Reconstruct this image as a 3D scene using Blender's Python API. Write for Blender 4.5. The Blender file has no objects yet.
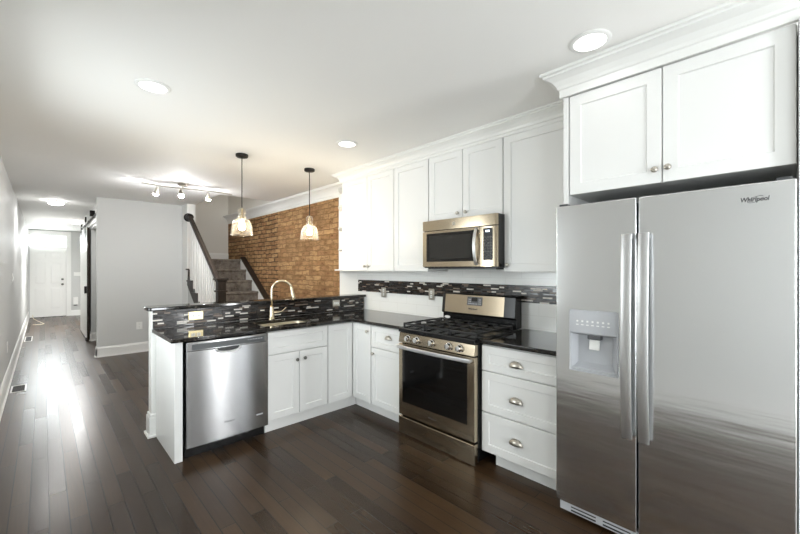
import bpy, bmesh, math, random
from mathutils import Vector, Matrix
random.seed(7)
SC = bpy.context.scene
COL = SC.collection
PI = math.pi

# ------------------------------------------------------------------ camera, world, exposure
cd = bpy.data.cameras.new('camera'); cam = bpy.data.objects.new('camera', cd); COL.objects.link(cam)
cam.location = (-2.912, 0.0, 1.404)
cam.rotation_euler = (PI/2, 0, -math.radians(44.094))
cd.sensor_width = 36.0; cd.lens = 368.107/800*36.0
cd.shift_y = (269.137-267)/800
cd.clip_start = 0.02
SC.camera = cam
SC.view_settings.view_transform = 'Standard'
SC.view_settings.look = 'None'
SC.view_settings.gamma = 1.0
SC.view_settings.use_curve_mapping = False
SC.view_settings.exposure = 1.42
W = bpy.data.worlds.new('daylight'); SC.world = W; W.use_nodes = True
bg = W.node_tree.nodes['Background']
bg.inputs[0].default_value = (0.93, 0.97, 1.0, 1); bg.inputs[1].default_value = 1.15
LAMP = 0.1          # watts of each ceiling downlight
def area(name, loc, rot, sx, sy, power, color=(1, 1, 1)):
    l = bpy.data.lights.new(name, 'AREA'); l.shape = 'RECTANGLE'; l.size = sx; l.size_y = sy
    l.energy = power; l.color = color
    o = bpy.data.objects.new(name, l); COL.objects.link(o); o.location = loc; o.rotation_euler = rot
    return o
area('fill_daylight_patio', (-2.35, -2.66, 1.15), (PI/2, 0, 0), 0.75, 1.9, 32, (0.93, 0.97, 1.0))       # daylight put in through an unseen patio door behind the camera
area('fill_daylight_side', (-3.7, -1.45, 1.5), (0, -PI/2, 0), 1.3, 1.3, 18, (0.95, 0.98, 1.0))  # added daylight outside an unseen side window behind the camera
area('fill_daylight_left', (-3.95, 2.55, 1.45), (0, -PI/2, 0), 1.5, 1.6, 34, (0.95, 0.98, 1.0))     # added fill light outside a made-up window left of the camera
area('daylight_door', (-2.8, 15.3, 2.3), (PI/2, 0, PI), 0.9, 0.5, 28, (0.97, 0.99, 1.0))      # outside the transom
area('daylight_rear', (-0.35, -2.66, 1.1), (PI/2, 0, 0), 0.26, 1.9, 20, (0.97, 0.99, 1.0))
area('upstairs_lamp', (-0.5, 7.2, 4.3), (0, 0, 0), 0.6, 0.6, 2.2, (1.0, 0.95, 0.88))

# ------------------------------------------------------------------ materials
def lin(r, g, b):
    f = lambda c: c/12.92 if c <= 0.04045 else ((c+0.055)/1.055)**2.4
    return (f(r/255), f(g/255), f(b/255), 1)
def mat(name, col, rough=0.5, metal=0.0, spec=0.5, coat=0.0):
    m = bpy.data.materials.new(name); m.use_nodes = True
    p = m.node_tree.nodes['Principled BSDF']
    p.inputs['Base Color'].default_value = col; p.inputs['Roughness'].default_value = rough
    p.inputs['Metallic'].default_value = metal; p.inputs['Specular IOR Level'].default_value = spec
    p.inputs['Coat Weight'].default_value = coat
    return m
def nn(m, typ, **kw):
    n = m.node_tree.nodes.new(typ)
    for k, v in kw.items(): setattr(n, k, v)
    return n
def lk(m, a, b): m.node_tree.links.new(a, b)
def P(m): return m.node_tree.nodes['Principled BSDF']
def coords(m, order='XYZ', scale=(1, 1, 1)):
    """world-position coordinates with the axes re-ordered"""
    g = nn(m, 'ShaderNodeNewGeometry'); s = nn(m, 'ShaderNodeSeparateXYZ'); c = nn(m, 'ShaderNodeCombineXYZ')
    lk(m, g.outputs['Position'], s.inputs[0])
    for i, a in enumerate(order):
        if a in 'XYZ': lk(m, s.outputs['XYZ'.index(a)], c.inputs[i])
    mp = nn(m, 'ShaderNodeMapping'); mp.inputs['Scale'].default_value = scale
    lk(m, c.outputs[0], mp.inputs[0]); return mp.outputs[0]
def noise(m, vec, scale, detail=3, rough=0.55):
    n = nn(m, 'ShaderNodeTexNoise'); n.inputs['Scale'].default_value = scale
    n.inputs['Detail'].default_value = detail; n.inputs['Roughness'].default_value = rough
    lk(m, vec, n.inputs['Vector']); return n.outputs[0]
def ramp(m, fac, stops, interp='LINEAR'):
    r = nn(m, 'ShaderNodeValToRGB'); r.color_ramp.interpolation = interp
    e = r.color_ramp.elements
    while len(e) > 1: e.remove(e[-1])
    e[0].position, e[0].color = stops[0]
    for p, c in stops[1:]:
        x = e.new(p); x.color = c
    lk(m, fac, r.inputs[0]); return r.outputs[0]
def bump(m, h, strength=0.2, dist=0.002):
    b = nn(m, 'ShaderNodeBump'); b.inputs['Strength'].default_value = strength; b.inputs['Distance'].default_value = dist
    lk(m, h, b.inputs['Height']); lk(m, b.outputs[0], P(m).inputs['Normal'])
def mixc(m, fac, a, b, mode='MIX'):
    n = nn(m, 'ShaderNodeMix', data_type='RGBA', blend_type=mode)
    if isinstance(fac, float): n.inputs[0].default_value = fac
    else: lk(m, fac, n.inputs[0])
    for i, v in ((6, a), (7, b)):
        if isinstance(v, tuple): n.inputs[i].default_value = v
        else: lk(m, v, n.inputs[i])
    return n.outputs[2]
def brick(m, vec, w, h, mortar, c1=(0, 0, 0, 1), c2=(1, 1, 1, 1), cm=(0, 0, 0, 1), offset=0.5, freq=2, smooth=0.1):
    b = nn(m, 'ShaderNodeTexBrick'); b.offset = offset; b.offset_frequency = freq
    for k, v in (('Scale', 1.0), ('Brick Width', w), ('Row Height', h), ('Mortar Size', mortar), ('Mortar Smooth', smooth),
                 ('Color1', c1), ('Color2', c2), ('Mortar', cm)):
        b.inputs[k].default_value = v
    lk(m, vec, b.inputs['Vector']); return b

WHITE = mat('cabinet white paint', lin(233, 233, 231), 0.27, spec=0.25)
TRIM = mat('trim white paint', lin(236, 236, 233), 0.35)
SHELFW = WHITE
GREY = mat('light grey wall paint', lin(205, 206, 204), 0.55)
PLASTER = mat('off white plaster', lin(222, 219, 212), 0.7)
CEIL = mat('ceiling white paint', lin(243, 242, 239), 0.7)
TILEW = mat('white glazed wall tile', lin(240, 240, 237), 0.16)
tb = brick(TILEW, coords(TILEW, 'YZX'), 0.305, 0.102, 0.0012, (1, 1, 1, 1), (1, 1, 1, 1), (0, 0, 0, 1))
lk(TILEW, mixc(TILEW, tb.outputs['Fac'], lin(240, 240, 237), lin(222, 221, 217)), P(TILEW).inputs['Base Color'])
BLACK = mat('black enamel', lin(14, 14, 15), 0.22)
BLACKM = mat('black plastic', lin(20, 20, 21), 0.5)
IRON = mat('black cast iron', lin(26, 26, 27), 0.45)
GLASSB = mat('smoked black oven glass', lin(12, 12, 12), 0.06, spec=0.6)
CHROME = mat('polished chrome', lin(225, 225, 225), 0.12, 1.0)
NICKEL = mat('brushed nickel', lin(190, 184, 174), 0.28, 1.0)
WARMN = mat('warm brushed nickel', lin(206, 192, 166), 0.27, 1.0)
PEWTER = mat('dark pewter', lin(110, 108, 104), 0.3, 1.0)
BRONZE = mat('oil rubbed bronze', lin(30, 27, 25), 0.4, 0.4)
BRASS = mat('pale brass plate', lin(222, 205, 160), 0.3, 1.0)
PLATE = mat('white plastic', lin(238, 238, 235), 0.35)
LGREY = mat('light grey plastic', lin(188, 190, 194), 0.3)
MGREY = mat('mid grey plastic', lin(92, 93, 95), 0.4)
DGREY = mat('dark grey plastic', lin(70, 72, 74), 0.35)
INK = mat('dark grey print', lin(60, 60, 62), 0.5)
CORD = mat('cream cable', lin(235, 228, 208), 0.5)

def steel(name, col, rough, axis, wav=0.0):
    m = mat(name, col, rough, 1.0)
    sc = {'Y': (1, 4.0, 420), 'V': (260, 260, 2.0)}[axis]
    v = coords(m, 'XYZ', sc); n = noise(m, v, 1.0, 2)
    mr = nn(m, 'ShaderNodeMapRange'); mr.inputs[3].default_value = rough-0.02; mr.inputs[4].default_value = rough+0.03
    lk(m, n, mr.inputs[0]); lk(m, mr.outputs[0], P(m).inputs['Roughness'])
    P(m).inputs['Anisotropic'].default_value = 0.0
    if wav:
        w = noise(m, coords(m, 'XYZ', (1, 0.8, 8.0)), 2.4, 2.0)
        bump(m, w, wav, 0.01)
    return m
STEEL = steel('brushed stainless steel', lin(228, 229, 230), 0.19, 'Y', 0.09)
STEELD = mat('satin stainless front', lin(176, 176, 177), 0.25, 1.0)
P(STEELD).inputs['Anisotropic'].default_value = 0.85; P(STEELD).inputs['Anisotropic Rotation'].default_value = 0.25
tg = nn(STEELD, 'ShaderNodeTangent', direction_type='RADIAL', axis='Z'); lk(STEELD, tg.outputs[0], P(STEELD).inputs['Tangent'])
STEELW = mat('stainless steel with warm light tint', lin(186, 172, 150), 0.2, 1.0)  # tan cast of the warm room light mixed into the steel colour
STEELH = mat('satin stainless handle', lin(205, 205, 205), 0.36, 1.0)
SINKM = mat('stainless sink', lin(222, 214, 196), 0.42, 1.0)

# hardwood floor, planks along the hall (Y)
FLOOR = mat('dark hardwood planks', lin(62, 46, 37), 0.27, spec=0.3)
fv = coords(FLOOR, 'YXZ')
fb = brick(FLOOR, fv, 1.05, 0.0825, 0.0026, (0, 0, 0, 1), (1, 1, 1, 1), (0.5, 0.5, 0.5, 1), 0.37, 2, 0.0)
gr = noise(FLOOR, coords(FLOOR, 'YXZ', (4.0, 75, 1)), 1.0, 6, 0.6)
gr2 = noise(FLOOR, coords(FLOOR, 'YXZ', (0.9, 5, 1)), 1.0, 2, 0.5)
base = ramp(FLOOR, fb.outputs['Color'], [(0.0, lin(47, 33, 20)), (0.5, lin(57, 41, 26)), (1.0, lin(70, 52, 34))])
g1 = ramp(FLOOR, gr, [(0.25, (0.78, 0.77, 0.76, 1)), (0.75, (1.12, 1.11, 1.1, 1))])
c = mixc(FLOOR, 1.0, base, g1, 'MULTIPLY')
c = mixc(FLOOR, fb.outputs['Fac'], c, lin(12, 9, 7))
lk(FLOOR, c, P(FLOOR).inputs['Base Color'])
rr = nn(FLOOR, 'ShaderNodeMapRange'); rr.inputs[3].default_value = 0.25; rr.inputs[4].default_value = 0.32
lk(FLOOR, fb.outputs['Color'], rr.inputs[0]); lk(FLOOR, rr.outputs[0], P(FLOOR).inputs['Roughness'])
hh = mixc(FLOOR, fb.outputs['Fac'], mixc(FLOOR, 0.25, gr2, gr), (0, 0, 0, 1))
bump(FLOOR, hh, 0.3, 0.002)

# granite
GRAN = mat('black speckled granite', lin(20, 19, 18), 0.07, spec=0.6)
gv = coords(GRAN)
vo = nn(GRAN, 'ShaderNodeTexVoronoi'); vo.inputs['Scale'].default_value = 170; lk(GRAN, gv, vo.inputs['Vector'])
sep = nn(GRAN, 'ShaderNodeSeparateColor'); lk(GRAN, vo.outputs['Color'], sep.inputs[0])
spk = ramp(GRAN, sep.outputs[0], [(0.0, lin(16, 15, 15)), (0.62, lin(24, 22, 20)), (0.8, lin(58, 51, 44)), (0.95, lin(112, 102, 90))], 'CONSTANT')
cl = ramp(GRAN, noise(GRAN, gv, 14, 4), [(0.4, (0.45, 0.45, 0.45, 1)), (0.65, (1, 1, 1, 1))])
lk(GRAN, mixc(GRAN, 1.0, spk, cl, 'MULTIPLY'), P(GRAN).inputs['Base Color'])

def mosaic(name, order):
    m = mat(name, lin(40, 36, 33), 0.18)
    v = coords(m, order)
    b = brick(m, v, 0.08, 0.0142, 0.001, (0, 0, 0, 1), (1, 1, 1, 1), (0.5, 0.5, 0.5, 1), 0.31, 2, 0.0)
    b.squash = 0.6; b.squash_frequency = 3
    col = ramp(m, b.outputs['Color'], [(0.0, lin(22, 20, 20)), (0.22, lin(46, 38, 33)), (0.40, lin(28, 26, 26)), (0.55, lin(70, 56, 46)),
                                       (0.62, lin(34, 31, 31)), (0.78, lin(116, 101, 88)), (0.83, lin(38, 34, 33)), (0.90, lin(214, 208, 200))], 'CONSTANT')
    lk(m, mixc(m, b.outputs['Fac'], col, lin(48, 43, 40)), P(m).inputs['Base Color'])
    r = nn(m, 'ShaderNodeMapRange'); r.inputs[3].default_value = 0.08; r.inputs[4].default_value = 0.4
    lk(m, b.outputs['Color'], r.inputs[0]); lk(m, r.outputs[0], P(m).inputs['Roughness'])
    bump(m, mixc(m, b.outputs['Fac'], b.outputs['Color'], (0, 0, 0, 1)), 0.4, 0.0015)
    return m
MOSX = mosaic('dark strip mosaic', 'XZY'); MOSY = mosaic('dark strip mosaic by range', 'YZX')

# old brick
BRICK = mat('old tan brick', lin(160, 118, 78), 0.85, spec=0.2)
bv0 = coords(BRICK, 'YZX')
wob = nn(BRICK, 'ShaderNodeTexNoise'); wob.inputs['Scale'].default_value = 8; wob.inputs['Detail'].default_value = 4; lk(BRICK, bv0, wob.inputs['Vector'])
vm = nn(BRICK, 'ShaderNodeVectorMath', operation='MULTIPLY_ADD'); lk(BRICK, wob.outputs['Color'], vm.inputs[0])
vm.inputs[1].default_value = (0.12, 0.045, 0); lk(BRICK, bv0, vm.inputs[2])
bb = brick(BRICK, vm.outputs[0], 0.215, 0.074, 0.0075, (0, 0, 0, 1), (1, 1, 1, 1), (0.5, 0.5, 0.5, 1), 0.5, 2, 0.25)
bn = noise(BRICK, bv0, 3.0, 5, 0.7); bn2 = noise(BRICK, coords(BRICK, 'YZX', (0.5, 1.3, 1)), 17, 5, 0.72)
col = ramp(BRICK, bb.outputs['Color'], [(0.0, lin(140, 106, 74)), (0.35, lin(158, 123, 86)), (0.7, lin(176, 142, 102)), (1.0, lin(146, 108, 76))])
col = mixc(BRICK, 1.0, col, ramp(BRICK, bn, [(0.3, (0.62, 0.6, 0.57, 1)), (0.5, (1, 1, 1, 1)), (0.7, (1.25, 1.22, 1.15, 1))]), 'MULTIPLY')
col = mixc(BRICK, 1.0, col, ramp(BRICK, bn2, [(0.33, (0.45, 0.4, 0.35, 1)), (0.5, (1, 1, 1, 1)), (0.7, (1.2, 1.2, 1.2, 1))]), 'MULTIPLY')
sy = nn(BRICK, 'ShaderNodeSeparateXYZ'); lk(BRICK, bv0, sy.inputs[0])
old = ramp(BRICK, sy.outputs[0], [(0, lin(158, 116, 74)), (1.0, lin(66, 50, 38))], 'CONSTANT')   # flush pointing this side, open joints by the stairs
mrp = nn(BRICK, 'ShaderNodeMapRange'); mrp.inputs[1].default_value = 6.02; mrp.inputs[2].default_value = 6.05; lk(BRICK, sy.outputs[0], mrp.inputs[0])
mort = mixc(BRICK, mrp.outputs[0], lin(128, 98, 66), lin(58, 45, 35))
lk(BRICK, mixc(BRICK, bb.outputs['Fac'], col, mort), P(BRICK).inputs['Base Color'])
bump(BRICK, mixc(BRICK, bb.outputs['Fac'], mixc(BRICK, 0.5, bn2, bb.outputs['Color']), (0, 0, 0, 1)), 0.7, 0.012)

DWOOD = mat('dark stained wood', lin(52, 42, 36), 0.42, spec=0.3)
dn = noise(DWOOD, coords(DWOOD, 'XYZ', (40, 6, 6)), 2, 4)
lk(DWOOD, ramp(DWOOD, dn, [(0.3, lin(34, 27, 22)), (0.7, lin(56, 45, 37))]), P(DWOOD).inputs['Base Color'])
CARPET = mat('grey brown carpet', lin(110, 102, 94), 0.95, spec=0.1)
cn = noise(CARPET, coords(CARPET), 9, 5, 0.75); cn2 = noise(CARPET, coords(CARPET), 120, 2)
lk(CARPET, mixc(CARPET, 1.0, ramp(CARPET, cn, [(0.32, lin(84, 77, 70)), (0.68, lin(150, 141, 131))]),
                ramp(CARPET, cn2, [(0.3, (0.75, 0.75, 0.75, 1)), (0.7, (1.1, 1.1, 1.1, 1))]), 'MULTIPLY'), P(CARPET).inputs['Base Color'])
bump(CARPET, cn2, 0.6, 0.006)

def emit(name, col, s):
    m = bpy.data.materials.new(name); m.use_nodes = True
    nt = m.node_tree; nt.nodes.remove(P(m)); e = nt.nodes.new('ShaderNodeEmission')
    e.inputs[0].default_value = col; e.inputs[1].default_value = s
    nt.links.new(e.outputs[0], nt.nodes['Material Output'].inputs[0]); return m
LENS = emit('downlight lens', (1, 0.98, 0.95, 1), 1.5)
LENSH = emit('hall light lens', (1, 0.99, 0.98, 1), 14)
SPOTL = emit('track spot bulb', (0.97, 0.985, 1.0, 1), 390)
FILAM = emit('warm pendant bulb', (1, 0.87, 0.68, 1), 95)
LCD = emit('lit display', (0.75, 0.9, 1.0, 1), 1.6)
def glassm(name, tint, gl, df, dcol):
    m = bpy.data.materials.new(name); m.use_nodes = True; nt = m.node_tree; nt.nodes.remove(P(m))
    t = nt.nodes.new('ShaderNodeBsdfTransparent'); t.inputs[0].default_value = tint
    g = nt.nodes.new('ShaderNodeBsdfGlossy'); g.inputs['Roughness'].default_value = 0.22
    d = nt.nodes.new('ShaderNodeBsdfTranslucent'); d.inputs[0].default_value = dcol
    fr = nt.nodes.new('ShaderNodeLayerWeight'); fr.inputs[0].default_value = gl
    m1 = nt.nodes.new('ShaderNodeMixShader'); m1.inputs[0].default_value = df
    nt.links.new(t.outputs[0], m1.inputs[1]); nt.links.new(d.outputs[0], m1.inputs[2])
    m2 = nt.nodes.new('ShaderNodeMixShader'); nt.links.new(fr.outputs['Facing'], m2.inputs[0])
    nt.links.new(m1.outputs[0], m2.inputs[1]); nt.links.new(g.outputs[0], m2.inputs[2])
    nt.links.new(m2.outputs[0], nt.nodes['Material Output'].inputs[0]); return m
SEEDED = glassm('seeded clear glass', (0.97, 0.94, 0.88, 1), 0.16, 0.03, (1, 0.92, 0.78, 1))
PANE = glassm('window glass', (0.96, 0.98, 0.98, 1), 0.12, 0.02, (1, 1, 1, 1))

# ------------------------------------------------------------------ builders
OFF = {}
class B:
    """collects shapes in world coordinates; build() links them as one mesh object"""
    def __init__(s): s.bm = bmesh.new()
    def box(s, x0, x1, y0, y1, z0, z1):
        v = [s.bm.verts.new((x, y, z)) for x in (x0, x1) for y in (y0, y1) for z in (z0, z1)]
        for f in ((0, 1, 3, 2), (4, 6, 7, 5), (0, 4, 5, 1), (2, 3, 7, 6), (0, 2, 6, 4), (1, 5, 7, 3)):
            s.bm.faces.new([v[i] for i in f])
        return s
    def prism(s, poly, axis, a, b):
        """poly: 2-D points; axis X: (y,z), Y: (x,z), Z: (x,y)"""
        def p(q, t): return {'X': (t, q[0], q[1]), 'Y': (q[0], t, q[1]), 'Z': (q[0], q[1], t)}[axis]
        A = [s.bm.verts.new(p(q, a)) for q in poly]; Bv = [s.bm.verts.new(p(q, b)) for q in poly]
        s.bm.faces.new(A); s.bm.faces.new(Bv[::-1]); n = len(poly)
        for i in range(n): s.bm.faces.new((A[i], Bv[i], Bv[(i+1) % n], A[(i+1) % n]))
        return s
    def ring_loft(s, rings, cap=True, closed=False):
        R = [[s.bm.verts.new(q) for q in r] for r in rings]; n = len(R[0])
        for i in range(len(R)-(0 if closed else 1)):
            a, b = R[i], R[(i+1) % len(R)]
            for k in range(n): s.bm.faces.new((a[k], a[(k+1) % n], b[(k+1) % n], b[k]))
        if cap and not closed: s.bm.faces.new(R[0][::-1]); s.bm.faces.new(R[-1])
        return s
    def tube(s, pts, r, n=12, cap=True):
        pts = [Vector(p) for p in pts]; rs = r if isinstance(r, (list, tuple)) else [r]*len(pts)
        rings = []; up = None
        for i, p in enumerate(pts):
            t = (pts[min(i+1, len(pts)-1)]-pts[max(i-1, 0)]).normalized()
            if up is None: up = Vector((0, 0, 1)) if abs(t.z) < 0.9 else Vector((1, 0, 0))
            a = (up-t*up.dot(t)).normalized(); b = t.cross(a); up = a
            rings.append([p+(a*math.cos(2*PI*k/n)+b*math.sin(2*PI*k/n))*rs[i] for k in range(n)])
        return s.ring_loft(rings, cap)
    def strap(s, pts, w, th, side):
        """flat bar along pts; side = width direction"""
        pts = [Vector(p) for p in pts]; sd = Vector(side).normalized(); rings = []
        for i, p in enumerate(pts):
            t = (pts[min(i+1, len(pts)-1)]-pts[max(i-1, 0)]).normalized(); nrm = t.cross(sd).normalized()
            rings.append([p+sd*w/2*a+nrm*th/2*b for a, b in ((-1, -.6), (-.8, -1), (.8, -1), (1, -.6), (1, .6), (.8, 1), (-.8, 1), (-1, .6))])
        return s.ring_loft(rings)
    def lathe(s, prof, c, axis='Z', n=28, cap=True):
        c = Vector(c); rings = []
        for r, h in prof:
            ring = []
            for k in range(n):
                a = 2*PI*k/n; u, v = r*math.cos(a), r*math.sin(a)
                ring.append(c+Vector({'Z': (u, v, h), 'X': (h, u, v), 'Y': (u, h, v)}[axis]))
            rings.append(ring)
        return s.ring_loft(rings, cap)
    def build(s, name, m, parent=None, bev=0.0, smooth=False, seg=2, loc=None):
        bmesh.ops.recalc_face_normals(s.bm, faces=s.bm.faces)
        off = Vector(OFF[parent.name]) if parent else Vector(loc or (0, 0, 0))
        bmesh.ops.translate(s.bm, verts=s.bm.verts, vec=-off)
        me = bpy.data.meshes.new(name); s.bm.to_mesh(me); s.bm.free(); me.materials.append(m)
        o = bpy.data.objects.new(name, me); COL.objects.link(o)
        if parent: o.parent = parent
        else: o.location = off
        OFF[o.name] = tuple(off)
        if smooth:
            for p in me.polygons: p.use_smooth = True
        if smooth == 'auto' or bev:
            try: me.set_sharp_from_angle(angle=math.radians(35))
            except Exception: pass
            for p in me.polygons: p.use_smooth = True
        if bev:
            md = o.modifiers.new('bevel', 'BEVEL'); md.width = bev; md.segments = seg; md.limit_method = 'ANGLE'; md.angle_limit = math.radians(40)
            md.harden_normals = True
        return o
def thing(name, label, cat, loc, group=None):
    o = bpy.data.objects.new(name, None); COL.objects.link(o); o.empty_display_size = 0.05
    o.location = loc; OFF[o.name] = tuple(loc); return tag(o, label, cat, group)
def tag(o, label, cat, group=None):
    o['label'] = label; o['category'] = cat
    if group: o['group'] = group
    return o
def struct(name, b, m, bev=0.0, label=None, parent=None, smooth=False):
    o = b.build(name, m, parent, bev=bev, smooth=smooth)
    if not parent: o['kind'] = 'structure'
    if label: o['label'] = label
    return o
def dup(root, loc, label=None):
    r = root.copy(); COL.objects.link(r); r.location = loc
    if label: r['label'] = label
    for ch in list(root.children):
        c2 = ch.copy(); COL.objects.link(c2); c2.parent = r
        for g in list(ch.children):
            d = g.copy(); COL.objects.link(d); d.parent = c2
    return r
def text_b(string, size, mtx, ext=0.0008, shear=0.0, squeeze=1.0, bold=0.0):
    cu = bpy.data.curves.new('lettering', 'FONT'); cu.body = string; cu.size = size; cu.extrude = ext; cu.shear = shear; cu.offset = bold
    cu.align_x = 'CENTER'; cu.align_y = 'CENTER'; cu.resolution_u = 3
    o = bpy.data.objects.new('lettering', cu); COL.objects.link(o)
    dg = bpy.context.evaluated_depsgraph_get(); me = bpy.data.meshes.new_from_object(o.evaluated_get(dg))
    b = B(); b.bm.from_mesh(me); bmesh.ops.transform(b.bm, matrix=mtx @ Matrix.Diagonal((squeeze, 1, 1, 1)), verts=b.bm.verts)
    bpy.data.objects.remove(o); bpy.data.meshes.remove(me); bpy.data.curves.remove(cu)
    return b
def face_mtx(facing, pos):
    """text plane: facing '-x' (reading direction is -y) or '-y' (reading direction is +x)"""
    if facing == '-x': R = Matrix(((0, 0, -1), (-1, 0, 0), (0, 1, 0)))
    else: R = Matrix(((1, 0, 0), (0, 0, -1), (0, 1, 0)))
    return Matrix.Translation(pos) @ R.to_4x4()
def fp(facing, plane, u, z, d):
    """point on a facing plane: u runs along the face, d outwards"""
    return (plane-d, u, z) if facing == '-x' else (u, plane-d, z)
def fbox(b, facing, plane, u0, u1, z0, z1, d0, d1):
    if facing == '-x': b.box(plane-d1, plane-d0, u0, u1, z0, z1)
    else: b.box(u0, u1, plane-d1, plane-d0, z0, z1)
    return b
def shaker(facing, plane, u0, u1, z0, z1, rail=0.058, t=0.02, rec=0.009, m=None, parent=None, name='door'):
    """a frame-and-panel front whose face lies on the plane"""
    b = B(); bm = b.bm
    def ring(i, d): return [bm.verts.new(fp(facing, plane, u, z, d)) for u, z in ((u0+i, z0+i), (u1-i, z0+i), (u1-i, z1-i), (u0+i, z1-i))]
    e = 0.0025
    R = [ring(0, -t), ring(0, -e), ring(e, 0), ring(rail, 0), ring(rail+0.004, -rec)]
    bm.faces.new(R[0])
    for a, c in zip(R, R[1:]):
        for k in range(4): bm.faces.new((a[k], a[(k+1) % 4], c[(k+1) % 4], c[k]))
    bm.faces.new(R[-1])
    return b.build(name, m or WHITE, parent)
def knob(facing, plane, u, z, parent, m=None, r=0.016):
    b = B(); c = fp(facing, plane, u, z, 0); ax = 'X' if facing == '-x' else 'Y'
    b.lathe([(0.007, 0), (0.006, -0.012), (r*0.75, -0.015), (r, -0.021), (r*0.85, -0.027), (r*0.4, -0.03)], c, ax, 16)
    return b.build('knob', m or NICKEL, parent, smooth=True)
def cup_pull(facing, plane, u, z, parent, w=0.045, h=0.036):
    """bin pull: quarter dome open below"""
    b = B(); bm = b.bm; N, M = 14, 6; grid = []
    for j in range(M+1):
        ph = PI/2*j/M; row = []
        for i in range(N+1):
            th = PI*i/N
            row.append(bm.verts.new(fp(facing, plane, u+w*math.cos(th), z-h*0.4+h*math.sin(th)*math.cos(ph), 0.0005+0.026*math.sin(th)*math.sin(ph))))
        grid.append(row)
    for j in range(M):
        for i in range(N):
            try: bm.faces.new((grid[j][i], grid[j][i+1], grid[j+1][i+1], grid[j+1][i]))
            except Exception: pass
    bmesh.ops.remove_doubles(bm, verts=bm.verts, dist=1e-5)
    o = b.build('cup_pull', NICKEL, parent, smooth=True)
    md = o.modifiers.new('thick', 'SOLIDIFY'); md.thickness = 0.002
    return o

# ------------------------------------------------------------------ the room
H = 2.555
b = B(); b.box(-3.35, 0.12, -2.72, 15.3, -0.1, 0); struct('floor', b, FLOOR, label='dark brown hardwood plank floor')
b = B(); b.box(-3.35, 0.12, -2.72, 6.0, H, H+0.12); b.box(-3.35, -0.96, 6.0, 15.3, H, H+0.12); struct('ceiling', b, CEIL)
b = B(); b.box(-3.345, -3.225, -0.88, 2.3, 0, H); b.box(-3.345, -3.225, 3.44, 15.3, 0, H); b.box(-3.345, -3.225, 2.3, 3.44, 0, 0.88); b.box(-3.345, -3.225, 2.3, 3.44, 2.12, H); b.box(-3.345, -3.225, -2.72, -2.02, 0, H); b.box(-3.345, -3.225, -2.02, -0.88, 0, 0.88); b.box(-3.345, -3.225, -2.02, -0.88, 2.12, H)
struct('wall_left', b, GREY)
b = B(); b.box(0, 0.12, -2.72, 3.80, 0, H); struct('wall_right', b, TILEW, label='kitchen wall of white glazed tile')
b = B(); b.box(0, 0.12, 3.80, 4.19, 0, H); struct('wall_corner', b, TRIM)
b = B(); b.box(0, 0.12, 4.19, 8.42, 0, 2.5); struct('wall_brick', b, BRICK, label='old exposed tan brick wall beside the stairs')
b = B(); b.box(0, 0.12, 4.19, 8.42, 2.5, 4.6); struct('wall_stairwell_right', b, PLASTER)
b = B(); b.box(-2.2, 0.12, 8.42, 8.54, 0, 4.6); struct('wall_stairwell_back', b, PLASTER)
b = B(); b.box(-1.04, -0.96, 6.0, 8.42, H+0.12, 4.6); struct('wall_stairwell_left', b, PLASTER)
b = B(); b.box(-0.96, 0, 5.9, 6.0, H+0.12, 4.6); struct('wall_stairwell_front', b, PLASTER)
b = B(); b.box(-1.04, 0.12, 5.9, 8.54, 4.6, 4.7); struct('ceiling_stairwell', b, CEIL)
b = B(); b.box(-2.3, -1.1, 7.55, 7.67, 0, H); struct('wall_end', b, GREY)
b = B(); b.box(-1.10, -0.965, 7.24, 7.67, 0, H); struct('trim_1', b, TRIM, bev=0.004)
b = B(); b.box(-2.24, -2.105, 7.67, 7.72, 0, H); b.box(-2.24, -2.105, 9.36, 11.4, 0, H); b.box(-2.24, -2.105, 7.72, 9.36, 2.21, H); struct('wall_hall', b, GREY)
b = B(); b.box(-1.2, -1.1, 7.67, 11.28, 0, H); struct('wall_side_room', b, PLASTER)
b = B(); b.box(-2.12, -0.9, 11.28, 11.4, 0, H); struct('wall_foyer', b, GREY)
b = B(); b.box(-1.0, -0.9, 11.4, 14.9, 0, H); struct('wall_foyer_right', b, GREY)
b = B(); b.box(-3.225, -3.19, 14.9, 15.02, 0, H); b.box(-2.42, -0.9, 14.9, 15.02, 0, H); b.box(-3.19, -2.42, 14.9, 15.02, 2.38, H)
b.box(-3.19, -2.42, 14.965, 15.02, 0, 2.06)
struct('wall_front', b, GREY)
b = B(); b.box(-3.225, -2.75, -2.72, -2.6, 0, H); b.box(-1.95, -0.65, -2.72, -2.6, 0, H); b.box(-0.05, 0, -2.72, -2.6, 0, H)
b.box(-2.75, -1.95, -2.72, -2.6, 2.1, H); b.box(-0.65, -0.05, -2.72, -2.6, 2.1, H); b.box(-0.65, -0.05, -2.72, -2.6, 0, 0.06)
struct('wall_rear', b, GREY)
# baseboards (flat board, cap bead, shoe)
def bboard(name, facing, plane, u0, u1, h=0.165, m=TRIM, parent=None):
    pr = [(0, 0), (0.028, 0), (0.028, 0.012), (0.016, 0.022), (0.016, h-0.03), (0.012, h-0.022), (0.006, h), (0, h)]
    b = B()
    if facing == '-y': b.prism([(plane-d, z) for d, z in pr], 'X', u0, u1)
    elif facing == '+y': b.prism([(plane+d, z) for d, z in pr], 'X', u0, u1)
    elif facing == '-x': b.prism([(plane-d, z) for d, z in pr], 'Y', u0, u1)
    else: b.prism([(plane+d, z) for d, z in pr], 'Y', u0, u1)
    o = b.build(name, m, parent)
    if not parent: o['kind'] = 'structure'
    return o
bboard('baseboard_left', '+x', -3.225, -2.59, 14.9, 0.2)
bboard('baseboard_end', '-y', 7.55, -2.316, -1.1, 0.165)
bboard('baseboard_end_corner', '-x', -2.3, 7.534, 7.67, 0.165)
bboard('baseboard_hall', '-x', -2.24, 9.36, 11.4, 0.165)
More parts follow.
